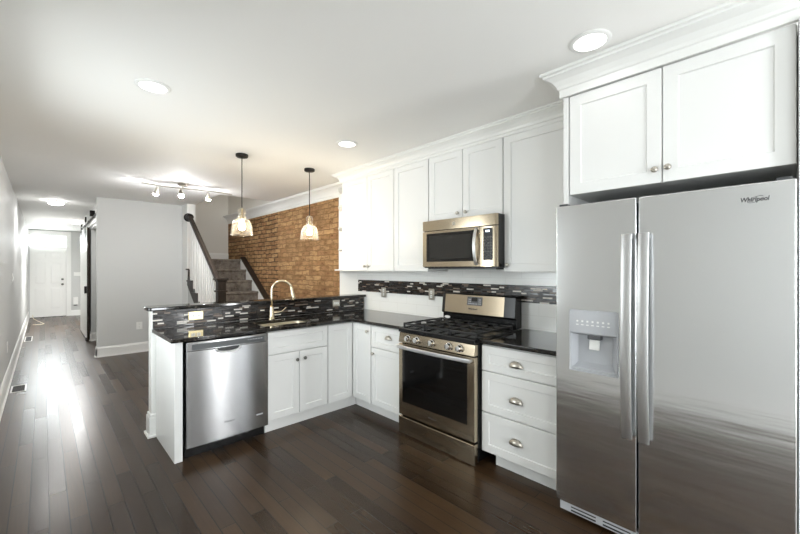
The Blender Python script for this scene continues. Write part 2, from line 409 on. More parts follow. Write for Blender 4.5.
bboard('baseboard_doorway', '-y', 9.36, -2.24, -2.105, 0.165)
b = B(); b.box(-2.262, -2.241, 7.70, 7.74, 0.17, 2.25); b.box(-2.241, -2.10, 7.72, 9.36, 2.185, 2.2095); struct('trim_9', b, TRIM)
bboard('baseboard_front', '-y', 14.9, -2.31, -1.0, 0.165)
bboard('baseboard_stairwell', '-y', 8.42, -1.1, 0, 0.15).location.z = 1.6
def crown(name, facing, plane, u0, u1, z0, out=0.085, fascia=0.0):
    hh = H-z0; pr = [(0, 0), (0.012, 0), (0.012, fascia+0.15*hh*0.5)]
    f = (fascia+0.08*hh)/hh
    for d, z in ((0.2, f+0.05), (0.24, f+(1-f)*0.25), (0.42, f+(1-f)*0.5), (0.72, f+(1-f)*0.72), (0.92, f+(1-f)*0.8), (0.92, f+(1-f)*0.88), (1, f+(1-f)*0.9), (1, 1)):
        pr.append((out*d, hh*z))
    pr.append((0, hh)); b = B()
    if facing == '-x': b.prism([(plane-d, z0+z) for d, z in pr], 'Y', u0, u1)
    elif facing == '+y': b.prism([(plane+d, z0+z) for d, z in pr], 'X', u0, u1)
    o = b.build(name, TRIM); o['kind'] = 'structure'; return o
crown('trim_2', '-x', 0, 4.0, 8.42, 2.39, 0.11, 0.02)['label'] = 'white crown moulding along the top of the brick wall'
def crown_path(name, pts, offs, z0, prof):
    b = B(); b.ring_loft([[(p[0]+o[0]*d, p[1]+o[1]*d, z0+z) for d, z in prof] for p, o in zip(pts, offs)])
    o = b.build(name, TRIM); o['kind'] = 'structure'; return o
PF1 = [(-0.004, 0), (0.012, 0), (0.012, 0.022), (0.020, 0.028), (0.024, 0.045), (0.042, 0.066), (0.066, 0.080), (0.076, 0.084), (0.078, 0.094), (0.09, 0.097), (0.09, 0.109), (-0.004, 0.109)]
crown_path('trim_3', [(-0.296, 0.97), (-0.296, 3.718), (-0.002, 3.718)], [(-1, 0), (-1, 1), (0, 1)], 2.4455, PF1)
PF2 = [(-0.004, 0), (0.016, 0), (0.016, 0.042), (0.024, 0.048), (0.028, 0.062), (0.046, 0.088), (0.072, 0.106), (0.084, 0.110), (0.086, 0.120), (0.10, 0.124), (0.10, 0.139), (-0.004, 0.139)]
crown_path('trim_4', [(-0.70, -0.13), (-0.70, 0.893), (-0.30, 0.893)], [(-1, 0), (-1, 1), (0, 1)], 2.4155, PF2)
# front door: six panels, knob and deadbolt
b = B(); b.box(-3.188, -2.424, 14.915, 14.96, 0.012, 2.005)
d1 = struct('door_1', b, TRIM, 0.002, 'white six panel front door at the end of the hall')
for (u0, u1) in ((-3.09, -2.845), (-2.765, -2.52)):
    for (z0, z1) in ((0.25, 0.85), (0.98, 1.60), (1.70, 1.90)):
        shaker('-y', 14.912, u0, u1, z0, z1, 0.022, 0.004, -0.006, TRIM, d1, 'door_panel')
b = B(); b.lathe([(0.03, 0), (0.03, -0.008), (0.012, -0.012), (0.012, -0.035), (0.028, -0.045), (0.03, -0.06), (0.015, -0.07)], (-2.50, 14.915, 0.955), 'Y', 16)
b.build('door_knob', PEWTER, d1, smooth=True)
b = B(); b.lathe([(0.03, 0), (0.03, -0.012), (0.02, -0.02), (0.02, -0.03)], (-2.50, 14.915, 1.105), 'Y', 16); b.build('deadbolt', PEWTER, d1, smooth=True)
b = B(); b.box(-3.19, -2.42, 14.90, 14.99, 0, 0.011); struct('trim_7', b, BRONZE)
b = B(); b.box(-2.42, -2.31, 14.875, 14.9, 0, 2.5); b.box(-3.225, -2.31, 14.872, 14.9, 2.4, 2.52); b.box(-3.19, -2.42, 14.88, 14.9, 2.0, 2.06); struct('trim_8', b, TRIM, 0.003)
b = B(); b.box(-3.19, -2.42, 14.95, 14.956, 2.06, 2.38); w1 = struct('window_1', b, PANE, label='bright transom window over the front door')
# unseen rear windows behind the camera, put in to supply daylight
b = B(); b.box(-2.75, -1.95, -2.69, -2.684, 0.05, 2.1); w2 = struct('window_2', b, PANE)
b = B()
for x in (-2.75, -2.03): b.box(x, x+0.08, -2.70, -2.64, 0.0, 2.1)
b.box(-2.75, -1.95, -2.70, -2.64, 0, 0.1); b.box(-2.75, -1.95, -2.70, -2.64, 2.02, 2.1); b.build('window_frame', TRIM, w2)
for i, wy in enumerate((-2.02, 2.3)):  # unseen left-wall windows, added to let fill daylight in
    b = B(); b.box(-3.31, -3.304, wy, wy+1.14, 0.88, 2.12); w4 = struct('window_%d' % (4+i), b, PANE)
    b = B()
    for y in (0, 0.545, 1.09): b.box(-3.32, -3.27, wy+y, wy+y+0.05, 0.88, 2.12)
    for z in (0.88, 2.07): b.box(-3.32, -3.27, wy, wy+1.14, z, z+0.05)
    b.build('window_frame', TRIM, w4)
b = B(); b.box(-0.65, -0.05, -2.69, -2.684, 0.06, 2.1); w3 = struct('window_3', b, PANE)
b = B()
for x in (-0.65, -0.11): b.box(x, x+0.06, -2.70, -2.64, 0.06, 2.1)
for z in (0.06, 2.04): b.box(-0.65, -0.05, -2.70, -2.64, z, z+0.06)
b.build('window_frame', TRIM, w3)

# ------------------------------------------------------------------ peninsula and base cabinets
XB, YP, ZC = -0.6485, 3.03, 0.873
b = B(); b.box(-2.265, -0.006, 3.655, 3.76, 0, 1.055); kw = struct('wall_peninsula', b, TRIM, 0.002, 'white half wall carrying the raised bar')
pr = lambda y0, y1, x0: [(x0, y0), (-2.2, y0), (-2.2, y1), (x0, y1)]
b = B()
b.box(-2.281, -2.215, 3.639, 3.776, 0, 0.165); b.box(-2.295, -2.215, 3.625, 3.79, 0, 0.022); b.box(-2.275, -2.215, 3.645, 3.77, 0.165, 0.19)
struct('baseboard_peninsula', b, TRIM, 0.005)
bboard('baseboard_bar', '+y', 3.76, -2.2, -0.01, 0.165)

t = thing('end_panel', 'white panel closing the peninsula end beside the dishwasher', 'panel', (-2.21, 3.33, 0))
b = B(); b.box(-2.235, -2.182, 3.03, 3.638, 0.001, ZC-0.001); b.build('panel', WHITE, t, 0.002)

t = thing('base_cabinet', 'white sink cabinet with false drawer over two doors, right of the dishwasher', 'cabinet', (-1.24, 3.35, 0))
b = B(); b.box(-1.545, -0.945, 3.051, 3.63, 0.1, 0.118); b.box(-1.545, -1.527, 3.051, 3.63, 0.1, 0.865); b.box(-0.963, -0.945, 3.051, 3.63, 0.1, 0.865)
b.box(-1.545, -0.945, 3.612, 3.63, 0.1, 0.865); b.box(-1.545, -0.945, 3.051, 3.07, 0.64, 0.69); b.box(-1.545, -0.945, 3.051, 3.07, 0.85, 0.865); b.build('body', WHITE, t)
b = B(); b.box(-1.549, -0.56, 3.075, 3.09, 0, 0.099); b.build('toe_kick', WHITE, t)
dr = shaker('-y', YP, -1.541, -0.947, 0.672, 0.862, 0.05, parent=t, name='drawer_front')
d = shaker('-y', YP, -1.541, -1.247, 0.107, 0.664, parent=t); knob('-y', YP, -1.274, 0.592, d, PEWTER)
d = shaker('-y', YP, -1.242, -0.947, 0.107, 0.664, parent=t); knob('-y', YP, -1.196, 0.596, d, PEWTER)

t = thing('corner_cabinet', 'white corner cabinet with two full height doors meeting at the inside corner', 'cabinet', (-0.5, 3.2, 0))
b = B(); b.prism([(-0.943, 3.051), (-0.627, 3.051), (-0.627, 2.735), (-0.03, 2.735), (-0.03, 3.63), (-0.943, 3.63)], 'Z', 0.1, 0.865); b.build('body', WHITE, t)
b = B(); b.box(-0.575, -0.56, 2.32, 3.074, 0, 0.099); b.build('toe_kick', WHITE, t)
shaker('-y', YP, -0.937, -0.652, 0.107, 0.862, parent=t)
d = shaker('-x', XB, 2.747, 3.026, 0.107, 0.862, parent=t); knob('-x', XB, 2.785, 0.80, d)

t = thing('base_cabinet', 'white cabinet with one drawer over one door, left of the range', 'cabinet', (-0.33, 2.52, 0))
b = B(); b.box(-0.627, -0.03, 2.305, 2.733, 0.1, 0.865); b.build('body', WHITE, t)
d = shaker('-x', XB, 2.307, 2.733, 0.66, 0.862, 0.05, parent=t, name='drawer'); cup_pull('-x', XB, 2.49, 0.775, d)
d = shaker('-x', XB, 2.307, 2.733, 0.107, 0.652, parent=t); knob('-x', XB, 2.695, 0.60, d)

t = thing('drawer_cabinet', 'white cabinet of three wide drawers between range and refrigerator', 'cabinet', (-0.33, 1.19, 0))
b = B(); b.box(-0.627, -0.03, 0.896, 1.494, 0.1, 0.865); b.build('body', WHITE, t)
b = B(); b.box(-0.575, -0.56, 0.897, 1.42, 0, 0.099); b.build('toe_kick', WHITE, t)
for z0, z1, zk in ((0.682, 0.860, 0.764), (0.389, 0.675, 0.524), (0.105, 0.382, 0.247)):
    d = shaker('-x', XB, 0.899, 1.492, z0, z1, 0.055, parent=t, name='drawer'); cup_pull('-x', XB, 1.225, zk, d, 0.05, 0.04)

# counters
def slab(poly, z0, z1, name, label, cat, bev=0.004, holes=None):
    b = B(); b.prism(poly, 'Z', z0, z1)
    o = b.build(name, GRAN, None, bev=bev, loc=(poly[0][0], poly[0][1], z0)); tag(o, label, cat); return o
# L-shaped top as strips around the sink cut-out, one mesh
SX0, SX1, SY0, SY1 = -1.52, -1.02, 3.13, 3.47
b = B(); bm = b.bm
xs = [-2.262, SX0, SX1, -0.674, -0.004]; ys = [2.293, 3.005, SY0, SY1, 3.644]
V = {}
def vv(i, j, k):
    if (i, j, k) not in V: V[(i, j, k)] = bm.verts.new((xs[i], ys[j], (ZC, 0.903)[k]))
    return V[(i, j, k)]
cells = {(i, j) for i in range(4) for j in range(1, 4)} - {(1, 2)} | {(3, 0)}
for (i, j) in cells:
    bm.faces.new([vv(i, j, 1), vv(i+1, j, 1), vv(i+1, j+1, 1), vv(i, j+1, 1)])
    bm.faces.new([vv(i, j+1, 0), vv(i+1, j+1, 0), vv(i+1, j, 0), vv(i, j, 0)])
    for (di, dj, e) in ((-1, 0, ((i, j), (i, j+1))), (1, 0, ((i+1, j), (i+1, j+1))), (0, -1, ((i, j), (i+1, j))), (0, 1, ((i, j+1), (i+1, j+1)))):
        if (i+di, j+dj) not in cells:
            (a, c_), (d_, e_) = e; bm.faces.new([vv(a, c_, 0), vv(d_, e_, 0), vv(d_, e_, 1), vv(a, c_, 1)])
bmesh.ops.dissolve_limit(bm, angle_limit=0.01, verts=bm.verts, edges=bm.edges)
tag(b.build('countertop', GRAN, None, bev=0.006, loc=(-1.2, 3.3, ZC), seg=3), 'black granite L-shaped countertop around the sink, from peninsula to range', 'countertop')
slab([(-0.674, 0.895), (-0.004, 0.895), (-0.004, 1.500), (-0.674, 1.500)], ZC, 0.903, 'countertop', 'short black granite countertop over the three drawer cabinet', 'countertop', 0.006)
def rpoly(x0, x1, y0, y1, r):
    P_ = []
    for cx, cy, a0 in ((x1, y0, None), (x1, y1, None), (x0+r, y1-r, 90), (x0+r, y0+r, 180)):
        if a0 is None: P_.append((cx, cy))
        else: P_ += [(cx+r*math.cos(math.radians(a0+q)), cy+r*math.sin(math.radians(a0+q))) for q in (0, 22, 45, 68, 90)]
    return P_
slab(rpoly(-2.30, -0.006, 3.605, 3.815, 0.03), 1.056, 1.086, 'bar_top', 'raised black granite bar top along the half wall', 'bar top', 0.008)
# mosaics
b = B(); b.box(-2.255, -0.014, 3.645, 3.654, 0.904, 1.055)
tag(b.build('mosaic_backsplash', MOSX, None, loc=(-1.1, 3.65, 0.904)), 'dark strip mosaic behind the sink under the raised bar', 'backsplash')
b = B(); b.box(-0.012, -0.001, 0.895, 3.765, 1.125, 1.268)
tag(b.build('mosaic_border', MOSY, None, loc=(-0.006, 2.3, 1.125)), 'dark strip mosaic border on the white tile wall behind the range', 'backsplash')

# sink
t = thing('kitchen_sink', 'undermount stainless sink in the peninsula countertop', 'sink', (-1.27, 3.30, 0.7))
b = B(); bm = b.bm
def rr_ring(x0, x1, y0, y1, r, z):
    out = []
    for cx, cy, a0 in ((x1-r, y1-r, 0), (x0+r, y1-r, 90), (x0+r, y0+r, 180), (x1-r, y0+r, 270)):
        out += [(cx+r*math.cos(math.radians(a0+q)), cy+r*math.sin(math.radians(a0+q)), z) for q in (0, 30, 60, 90)]
    return out
e = 0.012
b.ring_loft([rr_ring(SX0-e, SX1+e, SY0-e, SY1+e, .05, 0.8725), rr_ring(SX0+.006, SX1-.006, SY0+.006, SY1-.006, .05, 0.8725), rr_ring(SX0+.012, SX1-.012, SY0+.012, SY1-.012, .06, 0.72),
             rr_ring(SX0+.04, SX1-.04, SY0+.04, SY1-.04, .05, 0.70), rr_ring(SX0+.21, SX1-.21, SY0+.14, SY1-.14, .02, 0.695)], cap=False)
bm.faces.new(bm.verts[-16:] if False else [v for v in list(bm.verts)[-16:]])
b.build('basin', SINKM, t, smooth='auto')
b = B(); b.lathe([(0.04, 0.0), (0.04, 0.004), (0.03, 0.005), (0.02, 0.001)], (-1.27, 3.30, 0.696), 'Z', 20); b.build('drain', CHROME, t, smooth=True)

# faucet
fx, fy = -1.268, 3.545
t = thing('kitchen_faucet', 'tall warm nickel gooseneck faucet with pull down sprayer behind the sink', 'faucet', (fx, fy, 0.9035))
b = B(); b.lathe([(0.034, 0), (0.034, 0.006), (0.028, 0.014), (0.024, 0.05), (0.021, 0.11), (0.017, 0.125)], (fx, fy, 0.9035), 'Z', 24); b.build('base', WARMN, t, smooth='auto')
dirx, diry = 0.86, -0.51
pts = [(fx, fy, 1.02), (fx, fy, 1.12), (fx, fy, 1.18)]
R_ = 0.098
for k in range(1, 15):
    a = PI*k/15*0.94; pts.append((fx+dirx*R_*(1-math.cos(a)), fy+diry*R_*(1-math.cos(a)), 1.185+0.1*math.sin(a)))
b = B(); b.tube(pts, 0.0125, 14); b.build('spout', WARMN, t, smooth=True)
e0 = Vector(pts[-1]); b = B(); dd = Vector((dirx*0.18, diry*0.18, -1)).normalized()
b.tube([e0-dd*0.005, e0+dd*0.035, e0+dd*0.085, e0+dd*0.122, e0+dd*0.13], [0.0145, 0.0155, 0.02, 0.023, 0.019], 16); b.build('sprayer', WARMN, t, smooth='auto')
b = B(); b.tube([(fx+.01, fy, 0.968), (fx+.05, fy-.012, 0.968)], 0.014, 14); b.tube([(fx+.05, fy-.012, 0.968), (fx+.095, fy-.022, 0.974), (fx+.14, fy-.03, 1.012)], [0.01, 0.008, 0.006], 10); b.build('handle', WARMN, t, smooth='auto')

# ------------------------------------------------------------------ outlets and switches
def outlet(name, facing, plane, u, z, w, h, pm, label, cat='outlet', n=2, horiz=False, group=None, slots=DGREY):
    t = thing(name, label, cat, fp(facing, plane, u, z-h/2, 0), group)
    b = B(); fbox(b, facing, plane, u-w/2, u+w/2, z-h/2, z+h/2, 0.0005, 0.006); b.build('cover_plate', pm, t, 0.0025)
    for k in range(n):
        o = (k-(n-1)/2)*(w if horiz else h)*0.38
        cu, cz = (u+o, z) if horiz else (u, z+o)
        a, c_ = (0.014, 0.017) if not horiz else (0.017, 0.014)
        b = B(); fbox(b, facing, plane, cu-a, cu+a, cz-c_, cz+c_, 0.006, 0.009); s_ = b.build('socket', PLATE, t, 0.002)
        b = B()
        for q in (-0.005, 0.005):
            if horiz: fbox(b, facing, plane, cu-0.004, cu+0.006, cz+q-0.0012, cz+q+0.0012, 0.009, 0.0095)
            else: fbox(b, facing, plane, cu+q-0.0012, cu+q+0.0012, cz-0.004, cz+0.006, 0.009, 0.0095)
        b.build('slots', slots, s_)
    return t
outlet('wall_outlet', '-y', 3.645, -1.93, 0.988, 0.118, 0.074, BRASS, 'pale brass double outlet on the mosaic at the dishwasher end', horiz=True)
outlet('wall_outlet', '-y', 3.645, -0.43, 1.003, 0.095, 0.074, NICKEL, 'nickel double outlet on the mosaic right of the faucet', horiz=True)
outlet('wall_outlet', '-x', -0.012, 3.268, 1.13, 0.078, 0.115, NICKEL, 'nickel outlet under the mosaic border above the corner counter')
outlet('wall_outlet', '-x', -0.012, 2.52, 1.142, 0.075, 0.115, NICKEL, 'nickel outlet under the mosaic border just left of the range')
outlet('wall_outlet', '-y', 7.55, -1.745, 0.45, 0.085, 0.125, PLATE, 'white outlet low on the grey wall beyond the bar')
def lplate(name, u, z, w, h, label, cat, toggle):
    t = thing(name, label, cat, (-3.225, u, z-h/2)); b = B(); b.box(-3.2245, -3.219, u-w/2, u+w/2, z-h/2, z+h/2); b.build('cover_plate', PLATE, t, 0.002)
    if toggle: b = B(); b.box(-3.219, -3.211, u-0.012, u+0.012, z-0.02, z+0.02); b.build('rocker', PLATE, t, 0.002)
    else:
        for q in (-0.025, 0.025): b = B(); b.box(-3.219, -3.216, u-0.015, u+0.015, z+q-0.015, z+q+0.015); b.build('socket', PLATE, t, 0.002)
lplate('light_switch', 7.43, 1.28, 0.08, 0.125, 'white light switch on the left hall wall', 'switch', True)
lplate('wall_outlet', 6.45, 0.47, 0.08, 0.125, 'white outlet low on the left hall wall', 'outlet', False)
t = thing('switch_plate', 'white wide switch plate right of the front door', 'switch', (-2.17, 14.9, 1.2))
b = B(); b.box(-2.25, -2.09, 14.893, 14.8995, 1.20, 1.31); b.build('cover_plate', PLATE, t, 0.003)
for x in (-2.21, -2.17, -2.13): b = B(); b.box(x-.012, x+.012, 14.887, 14.893, 1.225, 1.285); b.build('rocker', PLATE, t, 0.002)
t = thing('wall_box', 'small white utility box low beside the front door casing', 'wall box', (-2.21, 14.9, 0.31))
b = B(); b.box(-2.265, -2.155, 14.85, 14.8995, 0.33, 0.56); b.build('housing', PLATE, t, 0.008)
b = B(); b.box(-2.25, -2.17, 14.86, 14.8995, 0.30, 0.33); b.build('base', MGREY, t, 0.003)

# ------------------------------------------------------------------ dishwasher
t = thing('dishwasher', 'stainless dishwasher at the end of the peninsula', 'dishwasher', (-1.86, 3.33, 0))
b = B(); b.box(-2.166, -1.552, 3.06, 3.62, 0.095, 0.868); b.build('tub', BLACKM, t)
def bow(x): return 2.998-0.010*(1-((x+1.859)/0.31)**2)
N = 18; xs_ = [-2.166+0.614*i/N for i in range(N+1)]
def bowed(z0, z1, zs=None):
    poly = [(x, bow(x)) for x in xs_]+[(-1.552, 3.055), (-2.166, 3.055)]
    return B().prism(poly, 'Z', z0, z1)
dd = bowed(0.093, 0.798).build('door', STEELD, t, 0.004)
bowed(0.800, 0.866).build('control_panel', STEELD, t, 0.004)
poly = [(x, bow(x)-0.002) for x in xs_ if -2.135 < x < -1.585]; poly += [(x, y+0.004) for x, y in poly[::-1]]
b = B().prism(poly, 'Z', 0.808, 0.850); cp = b.build('touch_strip', DGREY, t)
b = B()
for i in range(6): b.box(-1.73+i*0.022, -1.718+i*0.022, bow(-1.68)-0.0035, bow(-1.68)-0.001, 0.832, 0.838)
b.build('key_marks', LGREY, cp)
# pocket handle in the door's top edge: rounded lip with dark recess
b = B(); lip = []
for k in range(13):
    a = PI*k/12; lip.append((-1.878+0.088*math.cos(PI-a), 2.982, 0.800-0.034*(math.sin(a)**0.6)))
b.tube(lip, 0.008, 8); b.build('pocket_lip', STEELH, dd, smooth=True)
b = B(); b.prism([(-1.878+0.08*math.cos(PI-PI*k/12), 0.800-0.028*(math.sin(PI*k/12)**0.6)) for k in range(13)], 'Y', 2.982, 2.995); b.build('pocket_handle', BLACK, dd)
b = B(); b.box(-2.16, -1.56, 3.07, 3.09, 0.001, 0.092); b.build('toe_panel', BLACK, t)
text_b('Whirlpool', 0.02, face_mtx('-y', (-1.869, bow(-1.869)-0.0005, 0.222)), shear=0.2).build('logo', INK, dd)
b = B(); b.box(-1.655, -1.6, bow(-1.63)-0.0012, bow(-1.63)-0.0002, 0.2, 0.212); b.build('badge', LGREY, dd, label=None) if False else b.build('badge', LGREY, dd)

# ------------------------------------------------------------------ range
R0, R1, RM = 1.503, 2.28, 1.893
t = thing('gas_range', 'stainless and black gas range between the white cabinets', 'range', (-0.35, RM, 0))
b = B(); b.box(-0.675, -0.03, R0, R1, 0.02, 0.865); b.box(-0.6, -0.08, R0+.04, R1-.04, 0.0, 0.02); b.build('body', BLACK, t, 0.003)
b = B(); b.prism([(-0.722, 0.868), (-0.722, 0.9), (-0.708, 0.906), (-0.10, 0.906), (-0.10, 0.866), (-0.66, 0.866)], 'Y', R0, R1); b.build('cooktop', BLACK, t, 0.004)
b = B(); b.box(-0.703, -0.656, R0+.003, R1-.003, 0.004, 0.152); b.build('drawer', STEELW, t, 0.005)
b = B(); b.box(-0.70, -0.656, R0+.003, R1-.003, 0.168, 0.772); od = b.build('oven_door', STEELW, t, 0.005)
b = B(); b.box(-0.703, -0.699, 1.567, 2.232, 0.282, 0.735); ow = b.build('window', GLASSB, od, 0.0015)
hp = []
for k in range(21):
    q = -1+2*k/20; hp.append((-0.752+0.022*q*q, RM+0.372*q, 0.752))
b = B(); b.strap(hp, 0.03, 0.018, (0, 0, 1)); hd = b.build('handle', STEELH, od, 0.003)
for q in (-0.36, 0.36): b = B(); b.box(-0.735, -0.699, RM+q-0.012, RM+q+0.012, 0.742, 0.762); b.build('handle_bracket', STEELH, hd, 0.003)
text_b('Whirlpool', 0.02, face_mtx('-x', (-0.7005, 1.90, 0.228)), shear=0.2).build('logo', INK, od)
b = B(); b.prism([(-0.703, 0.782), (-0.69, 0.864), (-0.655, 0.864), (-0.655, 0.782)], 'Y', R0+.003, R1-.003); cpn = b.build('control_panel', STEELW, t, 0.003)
for y in (2.165, 2.065, 1.905, 1.735, 1.635):
    b = B(); b.lathe([(0.028, 0), (0.028, -0.006), (0.024, -0.008), (0.0225, -0.03), (0.018, -0.034), (0.008, -0.035)], (-0.697, y, 0.823), 'X', 22); kb = b.build('burner_knob', CHROME, t, smooth='auto')
    b = B(); b.box(-0.737, -0.7, y-0.004, y+0.004, 0.805, 0.842); b.build('knob_grip', STEELH, kb, 0.002)
# cast iron grates and burners
for gi, (ya, yb) in enumerate(((1.525, 1.765), (1.78, 2.015), (2.03, 2.272))):
    b = B(); ym = (ya+yb)/2
    for y in (ya, yb): b.box(-0.665, -0.155, y-0.006, y+0.006, 0.926, 0.94)
    for x in (-0.665, -0.41, -0.155): b.box(x-0.006, x+0.006, ya, yb, 0.926, 0.94)
    for x in (-0.54, -0.28):
        b.box(x-0.005, x+0.005, ya, ym-0.035, 0.926, 0.942); b.box(x-0.005, x+0.005, ym+0.035, yb, 0.926, 0.942)
        b.box(x-0.125, x-0.035, ym-0.005, ym+0.005, 0.926, 0.942); b.box(x+0.035, x+0.125, ym-0.005, ym+0.005, 0.926, 0.942)
    for x in (-0.66, -0.16):
        for y in (ya+.003, yb-.003): b.box(x-0.007, x+0.007, y-0.007, y+0.007, 0.906, 0.93)
    b.build('grate', IRON, t, 0.002)
    for x in (-0.54, -0.28):
        b = B(); b.lathe([(0.05, 0.906), (0.048, 0.914), (0.036, 0.916), (0.036, 0.924), (0.03, 0.928), (0.01, 0.929)], (x, ym, 0), 'Z', 20); b.build('burner', IRON, t, smooth='auto')
# backguard
b = B(); b.prism([(-0.12, 0.9065), (-0.12, 0.985), (-0.145, 0.995), (-0.125, 1.165), (-0.11, 1.18), (-0.03, 1.18), (-0.03, 0.9065)], 'Y', R0+.004, R1-.002)
bgd = b.build('backguard', BLACK, t, 0.006)
slope = (0.145-0.125)/(1.165-0.995)
def bgx(z, d): return -0.145+(z-0.995)*slope-d
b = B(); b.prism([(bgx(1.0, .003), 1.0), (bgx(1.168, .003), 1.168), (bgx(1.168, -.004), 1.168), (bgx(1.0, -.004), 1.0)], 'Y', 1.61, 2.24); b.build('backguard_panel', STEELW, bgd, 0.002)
b = B(); b.prism([(bgx(1.078, .0055), 1.078), (bgx(1.155, .0055), 1.155), (bgx(1.155, 0), 1.155), (bgx(1.078, 0), 1.078)], 'Y', 1.825, 1.985); ct = b.build('clock_panel', MGREY, bgd, 0.001)
b = B(); b.prism([(bgx(1.115, .0065), 1.115), (bgx(1.148, .0065), 1.148), (bgx(1.148, .002), 1.148), (bgx(1.115, .002), 1.115)], 'Y', 1.875, 1.935); b.build('display', BLACK, bgd)
b = B()
for y in (1.838, 1.852, 1.945, 1.96):
    for z in (1.09, 1.108, 1.126): b.box(bgx(z, .0068), bgx(z, .004), y, y+0.009, z, z+0.009)
for y in (1.875, 1.892, 1.909, 1.926): b.box(bgx(1.092, .0068), bgx(1.092, .004), y, y+0.009, 1.088, 1.097)
b.build('keys', LGREY, bgd)
text_b('Whirlpool', 0.022, face_mtx('-x', (bgx(1.045, .0035), 1.922, 1.045)), shear=0.2).build('logo', INK, bgd)
b = B(); b.lathe([(1, 0), (1, -0.0025), (0.85, -0.003)], (0, 0, 0), 'X', 24)
bmesh.ops.transform(b.bm, matrix=Matrix.Translation((-0.1203, 2.225, 0.948)) @ Matrix.Diagonal((1, 0.034, 0.013, 1)), verts=b.bm.verts)
b.build('badge', PLATE, bgd)

for ch in t.children:
    if ch.name.split('.')[0] in ('drawer', 'oven_door', 'control_panel', 'burner_knob'): ch.location.x -= 0.02
# ------------------------------------------------------------------ microwave
t = thing('microwave', 'stainless microwave hung under the cabinet over the range', 'microwave', (-0.2, 1.9, 1.41))
b = B(); b.box(-0.385, -0.02, 1.512, 2.286, 1.415, 1.838); b.build('body', BLACK, t, 0.003)
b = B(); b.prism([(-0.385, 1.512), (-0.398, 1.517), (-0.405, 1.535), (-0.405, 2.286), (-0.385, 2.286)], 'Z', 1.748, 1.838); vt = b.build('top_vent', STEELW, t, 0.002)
b = B(); b.lathe([(0.016, 0), (0.016, -0.002)], (-0.405, 1.93, 1.793), 'X', 20); b.build('badge', NICKEL, vt)
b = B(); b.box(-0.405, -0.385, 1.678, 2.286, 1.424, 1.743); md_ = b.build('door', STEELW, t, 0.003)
b = B(); b.box(-0.407, -0.403, 1.722, 2.24, 1.47, 1.722); mw = b.build('window', GLASSB, md_, 0.002)
b = B(); b.box(-0.4078, -0.4065, 1.755, 2.205, 1.497, 1.697); b.build('window_mesh', mat('dark grey mesh glass', lin(44, 43, 41), 0.1), mw)
hp = [(-0.41-0.035*math.sin(PI*k/14)**0.7, 1.70, 1.44+0.295*k/14) for k in range(15)]
b = B(); b.strap(hp, 0.026, 0.012, (0, 1, 0)); b.build('handle', STEELH, md_, smooth='auto')
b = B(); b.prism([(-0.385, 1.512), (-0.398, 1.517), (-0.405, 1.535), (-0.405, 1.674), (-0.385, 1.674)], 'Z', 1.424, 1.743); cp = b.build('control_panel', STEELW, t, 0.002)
b = B(); b.box(-0.4075, -0.404, 1.552, 1.638, 1.475, 1.728); kp = b.build('keypad', BLACK, cp, 0.002)
b = B(); b.box(-0.4083, -0.4072, 1.58, 1.615, 1.697, 1.711); b.build('display', LCD, kp)
b = B()
for i in range(3):
    for j in range(8): b.box(-0.4083, -0.4072, 1.561+i*0.025, 1.578+i*0.025, 1.49+j*0.023, 1.503+j*0.023)
b.build('keys', mat('dim key print', lin(74, 72, 68), 0.5), kp)
b = B(); b.box(-0.37, -0.04, 1.55, 2.25, 1.402, 1.415); b.build('grease_filter', DGREY, t)

# ------------------------------------------------------------------ wall cabinets
XU = -0.2973; XBODY = XU+0.021
def wall_cabinet(label, y0, y1, z0, z1, doors, xf=XU, back=-0.003):
    t = thing('wall_cabinet', label, 'cabinet', (xf/2, (y0+y1)/2, z0))
    b = B(); b.box(xf+0.021, back, y0, y1, z0, z1); b.build('body', WHITE, t)
    for (a, c_, kn) in doors:
        d = shaker('-x', xf, a, c_, z0-0.001, z1-0.001, 0.062, parent=t)
        if kn: knob('-x', xf, kn[0], kn[1], d, kn[2] if len(kn) > 2 else None)
    return t
ZU0, ZU1 = 1.384, 2.456
wall_cabinet('tall white double door wall cabinet nearest the brick wall', 2.794, 3.715, ZU0, ZU1, [(3.236, 3.712, (3.262, 1.437)), (2.797, 3.231, (3.198, 1.437))])
wall_cabinet('tall white single door wall cabinet left of the microwave', 2.315, 2.791, ZU0, ZU1, [(2.318, 2.788, None)])
wall_cabinet('short white double door wall cabinet directly over the microwave', 1.529, 2.311, 1.846, ZU1, [(1.922, 2.307, (1.963, 1.895)), (1.532, 1.917, (1.877, 1.895))])
wall_cabinet('tall white single door wall cabinet between microwave and refrigerator', 0.905, 1.525, ZU0, ZU1, [(0.908, 1.522, (1.482, 1.437))])
wall_cabinet('deep white double door wall cabinet above the refrigerator', -0.05, 0.861, 1.838, 2.412, [(0.411, 0.857, (0.437, 1.902)), (-0.047, 0.406, (0.383, 1.905))], xf=-0.70)
t = thing('tall_panel', 'tall white side panel left of the refrigerator', 'panel', (-0.35, 0.878, 0))
b = B(); b.box(-0.70, -0.002, 0.8635, 0.8925, 0.001, 2.414); b.build('panel', WHITE, t, 0.002)
t = thing('tall_panel', 'tall light grey side panel right of the refrigerator at the photo edge', 'panel', (-0.35, -0.075, 0))
b = B(); b.box(-0.745, -0.002, -0.10, -0.0525, 0.001, 2.414); b.build('panel', GREY, t, 0.002)
t = thing('corner_shelf', 'white open shelf unit on the end of the wall cabinet by the brick', 'shelf', (-0.1, 3.95, 1.384))
b = B(); b.box(-0.02, -0.002, 3.718, 4.185, 1.384, 2.44); b.build('back_panel', WHITE, t)
